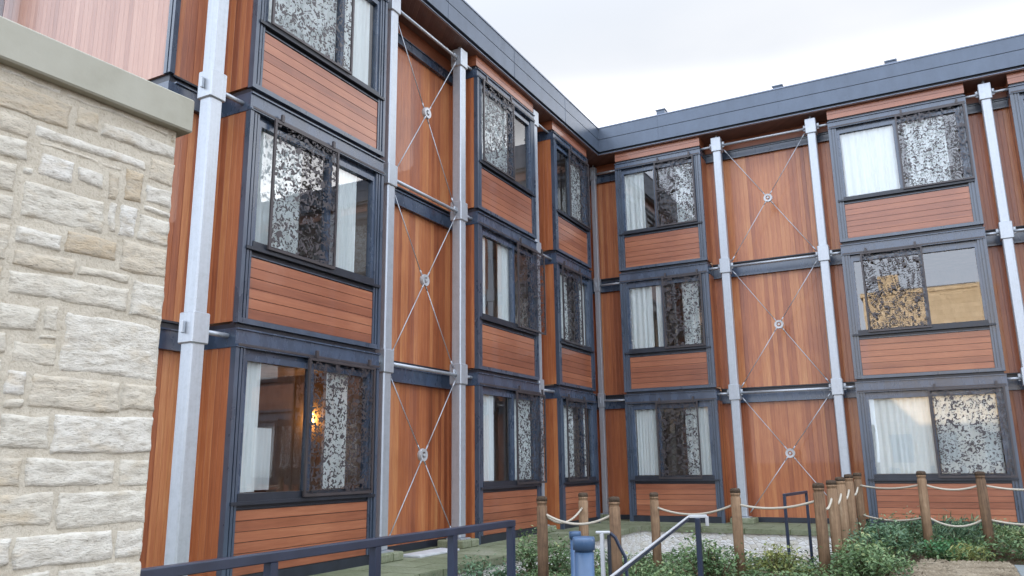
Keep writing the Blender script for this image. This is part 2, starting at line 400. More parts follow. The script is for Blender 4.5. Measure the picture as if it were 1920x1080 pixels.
def make_bay(rz, s0, s1, k, screen, curtains, mull=None, low=None):
    L = LV[k]; p0, p1, z0, z1, g1, b0, b1 = (L[c] for c in ('p0', 'p1', 's0', 's1', 'g1', 'b0', 'b1'))
    lip = 0.065 if k else 0.15
    bay = empty('bay_window', (0, 0, 0), rz, building)
    W = s1 - s0
    # corner trims: stacked angles with shadow grooves
    for side in (0, 1):
        f = (lambda a: s0 + a) if side == 0 else (lambda a: s1 - a)
        m = MB()
        m.sbox(f(0), f(0.058), 0.085, E, p0 - lip, b0 - 0.004)
        m.sbox(f(0.058), f(0.082), 0.085, E - 0.03, p0 - lip, b0 - 0.004)
        m.sbox(f(0.082), f(0.118), 0.085, E - 0.008, p0, b0 - 0.004)
        m.sbox(f(0.118), f(0.135), 0.085, E - 0.035, p0, b0 - 0.004)
        m.sbox(f(0.135), f(0.168), 0.085, E - 0.014, p0, b0 - 0.004)
        m.build('corner_trim', M['trim_blue'], bay)
        m = MB(); m.sbox(f(0.006), f(0.05), -Q, 0.083, p0 - lip + 0.02, b0 - 0.002)
        m.build('side_cladding', M['timber_v'], bay)
    # spandrel boards over a dark backing
    m = MB(); nb = 6; a0, a1 = s0 + 0.170, s1 - 0.170; h = (p1 - p0 - 0.012) / nb
    for i in range(nb):
        jit = random.uniform(-0.0015, 0.0015)
        m.sbox(a0 + 0.004, a1 - 0.004, E - 0.052 + jit, E - 0.028 + jit, p0 + 0.008 + i * h, p0 + 0.008 + (i + 1) * h - 0.0075)
    m.build('spandrel_boards', M['timber_h'], bay)
    m = MB()
    m.sbox(s0 + 0.05, s1 - 0.05, 0.0, E - 0.056, p0 - lip, p1 + 0.01)
    m.sbox(s0 + 0.06, s1 - 0.06, E - 0.056, E - 0.004 if k else E - 0.035, p0 - lip, p0)          # bottom trim
    m.sbox(s0 + 0.17, s1 - 0.17, E - 0.056, E - 0.012, p1, p1 + 0.012)
    m.build('spandrel_frame', M['steel_dark'] if k == 0 else M['trim_blue'], bay)
    # sill
    m = MB()
    m.sbox(s0 + 0.17, s1 - 0.17, 0.02, E - 0.05, p1 + 0.012, z0)
    m.sbox(s0 + 0.05, s1 - 0.05, 0.02, E + 0.022, z0, z0 + 0.04)
    m.sbox(s0 + 0.17, s1 - 0.17, 0.02, E - 0.004, z0 + 0.04, z1)
    m.build('window_sill', M['steel_dark'], bay)
    # frame
    mid = mull if mull is not None else (s0 + s1) / 2
    m = MB(); fd0, fd1 = E - 0.125, E - 0.035
    m.sbox(s0 + 0.168, s0 + 0.225, fd0, fd1, z1, g1); m.sbox(s1 - 0.225, s1 - 0.168, fd0, fd1, z1, g1)
    m.sbox(mid - 0.032, mid + 0.032, fd0, fd1 + 0.01, z1, g1)
    m.sbox(s0 + 0.168, s1 - 0.168, fd0, fd1, g1, g1 + 0.075)
    m.sbox(s0 + 0.168, s1 - 0.168, fd0 - 0.02, fd1 - 0.04, g1 + 0.075, b0)
    m.build('window_frame', M['steel_blue'], bay)
    for ga, gb in ((s0 + 0.225, mid - 0.032), (mid + 0.032, s1 - 0.225)):
        m = MB(); m.v = [(ga, -(E - 0.085), z1), (gb, -(E - 0.085), z1), (gb, -(E - 0.085), g1), (ga, -(E - 0.085), g1)]; m.f = [(0, 1, 2, 3)]
        m.build('glass_pane', M['glass'], bay, recalc=False)
    # floor beam: channel with flanges
    m = MB()
    m.sbox(s0 - 0.002, s1 + 0.002, -Q + 0.08, E - 0.012, b0 + 0.018, b1 - 0.018)
    m.sbox(s0 - 0.004, s1 + 0.004, -Q + 0.08, E + 0.014, b0, b0 + 0.018)
    m.sbox(s0 - 0.004, s1 + 0.004, -Q + 0.08, E + 0.014, b1 - 0.018, b1)
    m.build('floor_beam', M['steel_blue'], bay)
    if k < 2:
        m = MB(); m.sbox(s0 + 0.03, s1 - 0.03, -Q + 0.08, E - 0.06, b1, LV[k + 1]['p0'] - 0.067); m.build('shadow_gap', M['steel_dark'], bay)
    else:
        m = MB(); m.sbox(s0 + 0.02, s1 - 0.02, -Q + 0.05, E - 0.06, b1, SOFF - 0.002); m.build('fascia_backing', M['steel_dark'], bay)
        m = MB(); fz = 8.90
        for i in range(2): m.sbox(s0 + 0.004, s1 - 0.004, E - 0.058, E - 0.030, fz + i * 0.12, fz + i * 0.12 + (0.113 if i == 0 else 0.118))
        m.sbox(s0 + 0.004, s0 + 0.03, -Q + 0.05, E - 0.059, fz, SOFF - 0.003); m.sbox(s1 - 0.03, s1 - 0.004, -Q + 0.05, E - 0.059, fz, SOFF - 0.003)
        m.build('fascia_boards', M['timber_h'], bay)
    # room behind the glass
    m = MB(); x0, x1, y0, y1 = s0 + 0.12, s1 - 0.12, -(E - 0.13), 2.6
    za, zb = p0 + 0.03, b0 - 0.01
    m.v = [(x0, y0, za), (x1, y0, za), (x1, y1, za), (x0, y1, za), (x0, y0, zb), (x1, y0, zb), (x1, y1, zb), (x0, y1, zb)]
    m.f = [(0, 1, 2, 3), (4, 7, 6, 5), (0, 3, 7, 4), (1, 5, 6, 2), (3, 2, 6, 7)]
    m.build('room_interior', M['room'], bay, recalc=False)
    for ca, cb in curtains:
        curtain_mesh(ca, cb, E - 0.135, z1 + 0.01, g1 + 0.03).build('curtain', M['curtain'], bay, smooth=True)
    # sliding perforated screen hung from the beam
    if screen:
        a, b = screen; d0, d1 = E + 0.030, E + 0.046; za, zb = z0 + 0.055, b0 + 0.005
        m = MB()
        m.sbox(a, a + 0.036, d0 - 0.006, d1 + 0.006, za, zb); m.sbox(b - 0.036, b, d0 - 0.006, d1 + 0.006, za, zb)
        m.sbox(a + 0.036, b - 0.036, d0 - 0.006, d1 + 0.006, za, za + 0.036); m.sbox(a + 0.036, b - 0.036, d0 - 0.006, d1 + 0.006, zb - 0.036, zb)
        for t in (0.10, 0.90):                                             # roller hangers
            c = a + (b - a) * t; m.sbox(c - 0.022, c + 0.022, d0, d1 + 0.016, zb, zb + 0.10)
        m.sbox(s0 + 0.02, s1 - 0.02, E + 0.017, d0 - 0.008, zb + 0.012, zb + 0.040)   # track
        m.build('screen_frame', M['screen_frame'], bay)
        m = MB(); dd = (d0 + d1) / 2
        for q in (0.0025, -0.0025):
            i = len(m.v); m.v += [(a + 0.036, -(dd + q), za + 0.036), (b - 0.036, -(dd + q), za + 0.036), (b - 0.036, -(dd + q), zb - 0.036), (a + 0.036, -(dd + q), zb - 0.036)]
            m.f.append((i, i + 1, i + 2, i + 3))
        m.build('perforated_screen', M['screen'], bay, recalc=False)
    if low:
        for (la, lb, zt, d) in low:
            curtain_mesh(la, lb, d, z1 + 0.01, zt, 0.008, 0.35).build('blind', M['curtain'], bay, smooth=True)
    return bay

# left wing (faces +x, s runs along +y), right wing (faces -y, s runs along +x)
LB = {'L1': (-12.0, -9.25), 'L2': (-6.36, -3.86), 'L3': (-2.86, -0.80)}
RB = {'R1': (0.66, 2.90), 'R2': (5.88, 8.66), 'R3': (9.46, 12.22)}
make_bay(R90, *LB['L1'], 0, (-10.79, -9.40), [(-11.75, -11.45), (-10.25, -9.80)], mull=-10.65, low=[(-11.45, -10.68, 1.72, -0.5)])
make_bay(R90, *LB['L1'], 1, (-11.62, -10.36), [(-10.20, -9.75), (-11.76, -10.9)], mull=-10.45)  # second curtain added behind the screen to brighten it like reflected sky
make_bay(R90, *LB['L1'], 2, (-11.78, -10.14), [(-11.76, -10.35), (-10.25, -9.55)], mull=-10.3)  # curtains added right across to lighten the dark screen, standing in for sky reflection
make_bay(R90, *LB['L2'], 0, (-4.98, -3.72), [(-6.12, -5.6), (-4.95, -4.1)], mull=-5.0)
make_bay(R90, *LB['L2'], 1, (-4.84, -3.60), [(-6.1, -5.85), (-5.35, -4.75)], mull=-4.9)
make_bay(R90, *LB['L2'], 2, (-6.20, -4.92), [(-6.12, -4.95)], mull=-4.85)  # curtain added across the back of the screen to brighten its openings
make_bay(R90, *LB['L3'], 0, (-2.62, -1.52), [(-1.55, -1.2), (-2.5, -1.9)], mull=-1.6)
make_bay(R90, *LB['L3'], 1, (-2.66, -1.56), [(-1.55, -1.05), (-2.5, -2.1)], mull=-1.62)
make_bay(R90, *LB['L3'], 2, (-2.08, -0.86), [(-1.85, -1.05)], mull=-1.9)
make_bay(0, *RB['R1'], 0, (1.44, 2.46), [(0.90, 1.40), (2.1, 2.66)], mull=1.5)
make_bay(0, *RB['R1'], 1, (1.76, 2.74), [(0.86, 1.45), (1.55, 1.72), (2.2, 2.6)], mull=1.74)
make_bay(0, *RB['R1'], 2, (1.72, 2.73), [(0.87, 1.38), (2.2, 2.6)], mull=1.70)
make_bay(0, *RB['R2'], 0, (7.24, 8.60), [(6.10, 7.28), (7.32, 8.42)], mull=7.27)
make_bay(0, *RB['R2'], 1, (6.26, 7.47), [], mull=7.42)
make_bay(0, *RB['R2'], 2, (7.27, 8.62), [(6.10, 7.20), (7.4, 8.2)], mull=7.24)
for k in range(3):
    make_bay(0, *RB['R3'], k, (9.72, 10.95), [(11.0, 11.9)], mull=10.95)

# recessed cladding, beams and braced panels
def recess(rz, a, b, gap_list, top_timber=True):
    """recessed wall between a and b, broken at the bays (gap_list of (s0, s1))"""
    segs = []; c = a
    for g0, g1 in gap_list:
        if g0 > c: segs.append((c, g0 + 0.03))
        c = g1 - 0.03
    if b > c: segs.append((c, b))
    for s0, s1 in segs:
        for k in range(3):
            L = LV[k]; zb = L['p0'] - (0.06 if k else 0.15)
            m = MB(); m.sbox(s0, s1, -Q - 0.10, -Q, zb, L['b0'] - 0.055); m.build('wall_cladding', M['timber_v'], building, rz=rz)
            m = MB()
            m.sbox(s0, s1, -Q - 0.10, -Q + 0.055, L['b0'] - 0.035, L['b1'] - 0.055)
            m.sbox(s0, s1, -Q - 0.10, -Q + 0.080, L['b0'] - 0.055, L['b0'] - 0.035)
            m.sbox(s0, s1, -Q - 0.10, -Q + 0.080, L['b1'] - 0.055, L['b1'] - 0.038)
            m.build('wall_beam', M['steel_blue'], building, rz=rz)
            m = MB(); m.sbox(s0, s1, -Q - 0.10, -Q - 0.03, L['b1'] - 0.038, (LV[k + 1]['p0'] - 0.06) if k < 2 else 8.86)
            if k < 2: m.sbox(s0, s1, -Q - 0.03, -Q + 0.012, LV[k + 1]['p0'] - 0.085, LV[k + 1]['p0'] - 0.0605)
            else: m.sbox(s0, s1, -Q - 0.028, -Q - 0.002, 8.83, 8.859)
            m.build('wall_trim', M['steel_dark'], building, rz=rz)
        if top_timber:
            m = MB(); m.sbox(s0, s1, -Q - 0.10, -Q, 8.86, SOFF - 0.004); m.build('wall_cladding', M['timber_h'], building, rz=rz)
    m = MB(); m.sbox(a, b, -Q - 0.02, -Q + 0.04, -0.129, -0.02); m.build('base_trim', M['steel_dark'], building, rz=rz)
recess(R90, -12.70, 0.45, sorted(LB.values()))
recess(0, -0.45, 20.0, sorted(RB.values()))

# gable end of the left wing (faces -y)
GY = -12.76
for k in range(3):
    L = LV[k]; zb = L['p0'] - (0.06 if k else 0.15); zt = L['b0'] - 0.055 if k < 2 else SOFF - 0.004
    m = MB(); m.box(-9.0, -Q - 0.09, GY, GY + 0.1, zb, zt)
    m.build('gable_cladding', M['timber_skylit'], building)
    m = MB(); m.box(-9.0, -Q + 0.05, GY - 0.03, GY + 0.1, L['b0'] - 0.055, L['b1'] - 0.055)
    if k < 2: m.build('gable_beam', M['steel_blue'], building)
    if k < 2:
        m = MB(); m.box(-9.0, -Q - 0.02, GY + 0.03, GY + 0.1, L['b1'] - 0.055, LV[k + 1]['p0'] - 0.06); m.build('shadow_gap', M['steel_dark'], building)
    m = MB()
    m.box(-Q - 0.09, -Q - 0.035, GY - 0.012, GY + 0.06, zb, zt); m.box(-Q - 0.035, -Q - 0.012, GY + 0.006, GY + 0.06, zb, zt)
    m.box(-Q - 0.012, -Q + 0.03, GY - 0.012, GY + 0.06, zb, zt)
    m.build('corner_trim', M['trim_blue'], building)

# roof: L-shaped stack of zinc fascias on a timber soffit
def lpoly(e): return [(-9.0, -12.95 - e), (e, -12.95 - e), (e, -e), (20.0, -e), (20.0, 9.0), (-9.0, 9.0)]
roof = MB(); roof.prism(lpoly(0.285), 9.205, 9.535); roof.prism(lpoly(0.268), 9.535, 9.552); roof.prism(lpoly(0.285), 9.552, 9.855)
roof = roof.build('roof', M['roof'], building)
m = MB(); m.prism(lpoly(0.30), 9.856, 9.885); m.build('roof_edge', M['roof_drip'], roof)
m = MB(); m.prism(lpoly(0.225), 9.151, 9.204); m.build('shadow_gap', M['steel_dark'], roof)
m = MB(); m.prism(lpoly(0.255), 9.136, 9.150); m.build('drip_strip', M['roof_drip'], roof)
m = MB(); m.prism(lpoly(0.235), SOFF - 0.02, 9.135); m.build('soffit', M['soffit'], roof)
m = MB()
for i in range(6):
    x = 1.9 + i * 2.95; m.box(x - 0.006, x + 0.006, -0.2895, -0.27, 9.21, 9.53); m.box(x - 0.006, x + 0.006, -0.2895, -0.27, 9.556, 9.85)
for i in range(5):
    y = -2.4 - i * 2.6; m.box(0.27, 0.2895, y - 0.006, y + 0.006, 9.21, 9.53); m.box(0.27, 0.2895, y - 0.006, y + 0.006, 9.556, 9.85)
m.build('fascia_seam', M['roof'], roof)
for x, y in ((1.98, -0.12), (4.85, 0.0), (7.33, 0.0)):
    m = MB(); m.box(x - 0.11, x + 0.11, y - 0.1, y + 0.1, 9.886, 10.02); m.box(x - 0.13, x + 0.13, y - 0.12, y + 0.12, 10.02, 10.05)
    m.box(x - 0.03, x + 0.03, y - 0.03, y + 0.03, 10.05, 10.08)
    m.build('roof_vent', M['roof'], roof)

# galvanised posts with collars
def make_post(w=0.19):
    p = MB(); h = w / 2
    p.box(-h, h, -h, h, 0.012, 8.90)
    post = p.build('steel_post', M['galv'], building, bevel=0.018)
    for z in NODE:
        c = MB(); hc = h + 0.025
        c.box(-hc, hc, -hc, hc, z - 0.18, z + 0.18)
        for dx, dy in ((1, 0), (-1, 0)):
            x, y = dx * (hc + 0.03), dy * (hc + 0.03)
            c.box(x - (0.03 if dx else 0.012), x + (0.03 if dx else 0.012), y - (0.05 if dy else 0.012), y + (0.05 if dy else 0.012), z - 0.075, z + 0.075)
        c.build('post_collar', M['galv'], post, bevel=0.012)
    f = MB(); f.lathe([(0.045, 8.90), (0.045, 8.95), (0.030, 8.955), (0.030, 9.115)], seg=12); f.build('post_finial', M['galv'], post, smooth=False)
    b = MB(); b.box(-0.15, 0.15, -0.15, 0.15, -0.01, 0.012); b.build('base_plate', M['galv'], post)
    b = MB(); b.box(-0.26, 0.26, -0.26, 0.26, -0.135, -0.01); b.build('base_pad', M['moss'], post, bevel=0.015)
    return post
post0 = make_post(); post0.location = (0, -12.476, 0); post0.rotation_euler.z = R90
for x, y in ((0, -8.94), (0, -6.763), (0, -3.66), (3.291, -0.01), (5.504, -0.01), (9.037, -0.01), (12.6, 0), (-4.13, -13.0)):
    c = copy_tree(post0, building); c.location = (x, y, 0); c.rotation_euler.z = R90 if x == 0 else 0
c = copy_tree(post0, building); c.location = (-0.13, 0.30, 0); c.scale = (0.66, 0.66, 1)

def ties(rz, items, d=0.0):
    for s0, s1, z in items:
        m = MB(); m.tube([(s0, -d, z), (s1, -d, z)], 0.030, 12); m.build('tie_tube', M['galv'], building, rz=rz, smooth=True)
LP = (-12.476, -8.94, -6.763, -3.66, -0.30); RP = (3.291, 5.504, 9.037, 12.6)
for z in NODE:
    ties(R90, [(LP[0] + .12, LB['L1'][0] + .02, z - .02), (LB['L1'][1] - .02, LP[1] - .12, z - .02), (LP[1] + .12, LP[2] - .12, z - .02),
               (LP[2] + .12, LB['L2'][0] + .02, z - .02), (LB['L2'][1] - .02, LP[3] - .12, z - .02), (LP[3] + .12, LB['L3'][0] + .02, z - .02)], 0.02)
    ties(0, [(-0.06, RB['R1'][0] + .02, z - .02)], -0.28)
    ties(0, [(RB['R1'][1] - .02, RP[0] - .12, z - .02), (RP[0] + .12, RP[1] - .12, z - .02), (RP[1] + .12, RB['R2'][0] + .02, z - .02),
             (RB['R2'][1] - .02, RP[2] - .12, z - .02), (RP[2] + .12, RB['R3'][0] + .02, z - .02)], 0.02)

def brace(rz, s0, s1, zb, zt):
    m = MB(); c = ((s0 + s1) / 2, -0.0, (zb + zt) / 2)
    for sx, sz in ((s0, zb), (s0, zt), (s1, zb), (s1, zt)):
        v = Vector((c[0] - sx, 0, c[2] - sz)).normalized()
        off = 0.020 if (sx == s0) == (sz == zt) else -0.020
        a = Vector((sx, off, sz)); b = Vector(c) - v * 0.09; b.y = off
        m.tube([a, b], 0.0085, 8)
        m.tube([a + v * 0.02, a + v * 0.14], 0.015, 8); m.tube([b - v * 0.10, b], 0.013, 8)
    o = m.build('cross_brace', M['galv'], building, rz=rz, smooth=True)
    r = MB(); n = 24                                                       # ring boss
    prof = [(0.052, 0.03), (0.098, 0.034), (0.105, 0.0), (0.098, -0.034), (0.052, -0.03)]
    rings = []
    for rad, dep in prof:
        b0_ = len(r.v)
        for i in range(n):
            a = 2 * math.pi * i / n; r.v.append((c[0] + rad * math.cos(a), -dep, c[2] + rad * math.sin(a)))
        rings.append(b0_)
    for i in range(len(rings)):
        a, b = rings[i], rings[(i + 1) % len(rings)]
        for q in range(n):
            q2 = (q + 1) % n; r.f.append((a + q, a + q2, b + q2, b + q))
    r.tube([(c[0], -0.045, c[2]), (c[0], 0.045, c[2])], 0.026, 12)
    r.build('brace_boss', M['rail_white'], o)
for rz, a, b in ((R90, LP[1], LP[2]), (0, RP[0], RP[1])):
    z0 = 0.10
    for z in NODE:
        brace(rz, a + 0.15, b - 0.15, z0, z - 0.12); z0 = z + 0.10

# warm lamp glimpsed through the nearest ground floor window
lamp = MB(); lamp.lathe([(0.05, 0), (0.075, 0.02), (0.055, 0.16), (0.04, 0.17)], seg=16)
lp = lamp.build('wall_lamp', M['lamp'], None, (-1.0, -9.42, 1.84)); tag(lp, 'warm lit lamp glowing inside the nearest ground floor window', 'lamp')
hb = MB(); hb.box(-0.05, 0.05, -0.95, 0.95, 0.0, 1.05); hb.box(-0.07, 0.07, -0.97, 0.97, 1.05, 1.10)
hb = hb.build('headboard', M['headboard'], None, (-1.9, -9.6, 0.55)); tag(hb, 'dark timber headboard inside the nearest ground floor window below the warm lamp', 'headboard')

# ------------------------------------------------------------------ near stone wall
A2 = Vector((5.03, -16.743)); wv = Vector((.06, .998)).normalized(); nv = Vector((wv.y, -wv.x)); A2 = A2 - nv * 0.04
wall = empty('stone_wall', (A2.x, A2.y, 0), 0)
tag(wall, 'pale rubble limestone wall with flat grey coping, rising beside the viewpoint at left', 'wall')
wrz = math.atan2(wv.y, wv.x)      # local +x = along the wall, local +y = into the wall (left of travel), outward = -y
TEND = -0.028; T0M = -1.6; ZTOP = 2.45; ZBOT = -0.3; TBEG = -5.0
core = MB(); core.box(TBEG, TEND - 0.02, 0.02, 0.34, ZBOT, ZTOP)
mt = MB(); ms_ = 0.012; mtn, mzn = int((TEND - 0.012 - T0M) / ms_), int((ZTOP - 0.30) / ms_)
for j in range(mzn + 1):
    for i in range(mtn + 1):
        t_, z_ = T0M + (TEND - 0.012 - T0M) * i / mtn, 0.30 + (ZTOP - 0.30) * j / mzn
        d_ = -0.0035 + 0.005 * noise.noise(Vector((t_ * 9, z_ * 9, 2))) + 0.0035 * noise.fractal(Vector((t_ * 45, z_ * 45, 5)), 0.8, 2.0, 3)
        mt.v.append((t_, -d_, z_))
for j in range(mzn):
    for i in range(mtn):
        a = j * (mtn + 1) + i; mt.f.append((a, a + 1, a + mtn + 2, a + mtn + 1))
mt.build('mortar', M['mortar'], wall, rz=wrz, recalc=False, smooth=True)

core = core.build('wall_core', M['mortar'], wall, rz=wrz)
cp = MB(); cp.box(TBEG, 0.0, -0.04, 0.40, ZTOP, ZTOP + 0.135); cp.build('coping', M['coping'], wall, rz=wrz, bevel=0.006)
SEEDS = [(-0.666, 2.31, -0.44, 2.40), (-0.533, 2.225, -0.157, 2.325), (-0.388, 2.145, -0.305, 2.195), (-0.555, 1.985, -0.29, 2.10), (-0.289, 2.060, -0.161, 2.125), (-0.328, 2.335, -0.042, 2.385), (-0.137, 2.230, -0.032, 2.315), (-0.303, 2.140, -0.035, 2.205), (-0.391, 2.335, -0.338, 2.375), (-0.516, 2.130, -0.411, 2.205), (-0.632, 2.028, -0.568, 2.104), (-0.155, 2.0, -0.03, 2.09), (-0.655, 2.23, -0.56, 2.30),
 (-0.407, 1.904, -0.232, 1.967), (-0.214, 1.880, -0.036, 1.983), (-0.565, 1.735, -0.175, 1.81), (-0.157, 1.725, -0.03, 1.85), (-0.38, 1.511, -0.03, 1.70), (-0.457, 1.63, -0.393, 1.708), (-0.582, 1.626, -0.468, 1.70), (-0.531, 1.52, -0.396, 1.589), (-0.558, 1.825, -0.382, 1.875), (-0.339, 1.825, -0.175, 1.875), (-0.458, 1.397, -0.174, 1.49), (-0.16, 1.40, -0.021, 1.49), (-0.56, 1.889, -0.42, 1.95),
 (-0.533, 1.269, -0.394, 1.368), (-0.378, 1.255, -0.026, 1.373), (-0.527, 1.155, -0.465, 1.24), (-0.448, 1.152, -0.167, 1.235), (-0.15, 1.147, -0.025, 1.236), (-0.514, 1.040, -0.356, 1.135), (-0.34, 1.025, -0.03, 1.135), (-0.452, 0.915, -0.148, 1.012), (-0.13, 0.914, -0.022, 1.012), (-0.52, 0.93, -0.468, 1.01), (-0.489, 0.81, -0.334, 0.90), (-0.316, 0.797, -0.03, 0.90)]
G = 0.005; T0 = -1.55; ZB = 0.35
nt_, nz_ = int((TEND - T0) / G), int((ZTOP - ZB) / G)
occ = [[False] * nz_ for _ in range(nt_)]
def cells(s, pad=0.0):
    return max(0, int((s[0] - pad - T0) / G)), min(nt_, int(math.ceil((s[2] + pad - T0) / G))), max(0, int((s[1] - pad - ZB) / G)), min(nz_, int(math.ceil((s[3] + pad - ZB) / G)))
def free(s, pad=0.002):
    a, b, c, d = cells(s, pad); return all(not occ[i][j] for i in range(a, b) for j in range(c, d))
def put(s):
    a, b, c, d = cells(s, 0.001)
    for i in range(a, b):
        for j in range(c, d): occ[i][j] = True
stones = []
rs = random.Random(3)
for s in SEEDS:
    s = [s[0] - .005, s[1] - .005, s[2] + .005, s[3] + .005]; s[2] = min(s[2], TEND - .002)
    while s[3] - s[1] > 0.02 and not free(s, 0.0): s[1] += 0.004; s[3] -= 0.004
    if s[3] - s[1] > 0.02: put(s); stones.append(tuple(s))
for j in range(nz_ - 2, 1, -1):
    for i in range(1, nt_ - 2):
        if occ[i][j]: continue
        t, z1 = T0 + i * G, ZB + (j + 1) * G
        best = None
        mw, mh = rs.uniform(0.12, 0.40), rs.uniform(0.06, 0.14)
        w = 0.03; h = 0.025
        if not free((t + .006, z1 - h, t + w, z1 - 0.004)): continue
        grow = True
        while grow:
            grow = False
            if h < mh and free((t + .006, z1 - h - .01, t + w, z1 - 0.004)): h += 0.01; grow = True
            if w < mw and t + w + .01 < TEND and free((t + .006, z1 - h, t + w + .01, z1 - 0.004)): w += 0.01; grow = True
        s = (t + .006, z1 - h, t + w, z1 - 0.004); put(s); stones.append(s)
# let every stone grow until only a thin joint is left
stones = [list(s) for s in stones]; GAP = 0.006
def room(a0, b0, a1, b1):
    i0, i1, j0, j1 = int((a0 - T0) / G), int(math.ceil((a1 - T0) / G)), int((b0 - ZB) / G), int(math.ceil((b1 - ZB) / G))
    if i0 < 0 or j0 < 0 or i1 > nt_ or j1 > nz_: return False
    return all(not occ[i][j] for i in range(i0, i1) for j in range(j0, j1))
for it in range(14):
    for s in stones:
        lim = it < 14
        if s[2] + G + GAP < TEND - .001 and room(s[2] + 2e-3, s[1], s[2] + G + GAP, s[3]): s[2] += G; put(s)
        if room(s[0] - G - GAP, s[1], s[0] - 2e-3, s[3]): s[0] -= G; put(s)
        if room(s[0], s[3] + 2e-3, s[2], s[3] + G + GAP): s[3] += G; put(s)
        if room(s[0], s[1] - G - GAP, s[2], s[1] - 2e-3): s[1] -= G; put(s)
# outside the detailed area: plain courses
z = ZBOT
sm = MB()
def stone(t0, z0, t1, z1, step):
    tint = max(0, min(1, rs.gauss(0.60, 0.24)))
    nx, nz = max(3, int((t1 - t0) / step)), max(3, int((z1 - z0) / step))
    tilt = rs.uniform(-0.035, 0.035); tilt2 = rs.uniform(-0.05, 0.05); proud = rs.uniform(-0.001, 0.004); b = len(sm.v)
    sx, sz = rs.random() * 50, rs.random() * 50
    for j in range(nz + 1):
        for i in range(nx + 1):
            u, v = i / nx, j / nz
            t = t0 + (t1 - t0) * u; z = z0 + (z1 - z0) * v
            eu, ev = min(u, 1 - u) * (t1 - t0), min(v, 1 - v) * (z1 - z0)
            e = min(eu, ev); cr = 0.022
            rim = min(1.0, e / cr); 
            dep = proud - 0.005 + 0.0075 * (1 - (1 - rim) ** 2)
            # ragged outline
            wob = 0.011 * noise.noise(Vector((t * 14 + sx, z * 14, sz))) + 0.006 * noise.noise(Vector((t * 40, z * 40 + sz, sx)))
            wz = 0.009 * noise.noise(Vector((t * 11 + sz, z * 15, sx)))
            if t1 < TEND - 0.06 or u < 0.5: tt = t + wob * (1 - rim * 0.7)
            else: tt = t + wob * 0.6 - 0.004
            zz = z + wz * (1 - rim * 0.5) + tilt * (t - (t0 + t1) / 2) * 0.5
            ridge = noise.fractal(Vector((t * 9 + sx, (z + tilt2 * t) * 30, sz)), 0.8, 2.1, 5)
            pit = noise.noise(Vector((t * 55, z * 90, sx)))
            dep += (0.3 + 0.7 * rim) * (0.0042 * ridge + 0.0022 * pit)
            if e < 1e-6: dep = -0.012
            sm.v.append((tt, -dep, zz)); sm.tint.append(max(0, min(1, tint + 0.10 * noise.noise(Vector((t * 20, z * 30, 7))))))
    for j in range(nz):
        for i in range(nx):
            a = b + j * (nx + 1) + i; sm.f.append((a, a + 1, a + nx + 2, a + nx + 1))
for s in stones: stone(*s, 0.007)
while z < ZTOP - 0.05:
    h = rs.uniform(0.07, 0.14); t = TBEG
    while t < -0.1:
        w = rs.uniform(0.15, 0.4); e_ = t + w
        lo = z < ZB - 0.02 and z + h <= ZB + 0.02
        if e_ < T0 + 0.02 or lo:
            e_ = min(e_, TEND - 0.01)
            stone(t + .006, z + .006, e_ - .006, min(z + h - .006, ZTOP - 0.01), 0.03)
        t = e_ if e_ < TEND - 0.02 else 0
    z += h
sm.build('stone_face', M['stone'], wall, rz=wrz, recalc=False, smooth=True)
# quoin end face of the wall
em = MB(); 
zz = ZBOT
while zz < ZTOP - 0.03:
    h = min(rs.uniform(0.08, 0.16), ZTOP - zz); em.box(TEND - 0.03, TEND + 0.004 + rs.uniform(0, .006) - 0.012, 0.014, 0.33, zz + .006, zz + h - .006); zz += h
em.tint = [0.55] * len(em.v)
em.build('end_stones', M['stone'], wall, rz=wrz)

# ------------------------------------------------------------------ ground, terrace, retaining walls
def smooth(a, b, x):
    t = max(0, min(1, (x - a) / (b - a))); return t * t * (3 - 2 * t)
def gz(x, y):
    z = -0.25 + 0.12 * smooth(5.6, 6.8, x)
    sink = max((1 - smooth(2.8, 5.4, -1.45 - y)) * (1 - smooth(5.0, 5.9, x)), 0.35 * (1 - smooth(0.5, 1.6, x - 1.35))) if y < 0 and y > -14 else 0
    if x < 1.2 or y > -1.3: sink = 0
    return z - 0.60 * sink
def axis_pts(lo, hi, near0, near1, step):
    a = []; v = near0
    while v <= near1: a.append(v); v += step
    g = step; v = near1
    while v < hi: g *= 1.5; v += g; a.append(min(v, hi))
    g = step; v = near0
    while v > lo: g *= 1.5; v -= g; a.insert(0, max(v, lo))
    return a
xs = axis_pts(-900, 900, 0.6, 12.0, 0.2); ys = axis_pts(-900, 900, -20, 0.0, 0.2)
g = MB()
for y in ys:
    for x in xs: g.v.append((x, y, gz(x, y) + 0.025 * noise.noise(Vector((x * 1.3, y * 1.3, 0)))))
for j in range(len(ys) - 1):
    for i in range(len(xs) - 1):
        a = j * len(xs) + i; g.f.append((a, a + 1, a + len(xs) + 1, a + len(xs)))
tag(g.build('ground', M['earth'], recalc=False, smooth=True), 'dark planting bed soil and open ground', None, None, 'structure')
def tpoly(e): return [(-0.7, -16.0), (1.33 + e, -16.0), (1.33 + e, -1.42 - e), (20, -1.42 - e), (20, 0.6), (-0.7, 0.6)]
t = MB(); t.prism(tpoly(0.05), -0.235, -0.135); tag(t.build('terrace', M['moss']), 'mossy grey green paved ledge round the foot of the building', None, None, 'structure')
rw = MB(); rw.prism([(0.9, -15.9), (1.33, -15.9), (1.33, -1.42), (19.9, -1.42), (19.9, -1.0), (0.9, -1.0)], -1.1, -0.237)
tag(rw.build('retaining_wall', M['rubble']), 'low pale rubble retaining wall below the mossy ledge, behind the planting', 'retaining wall')
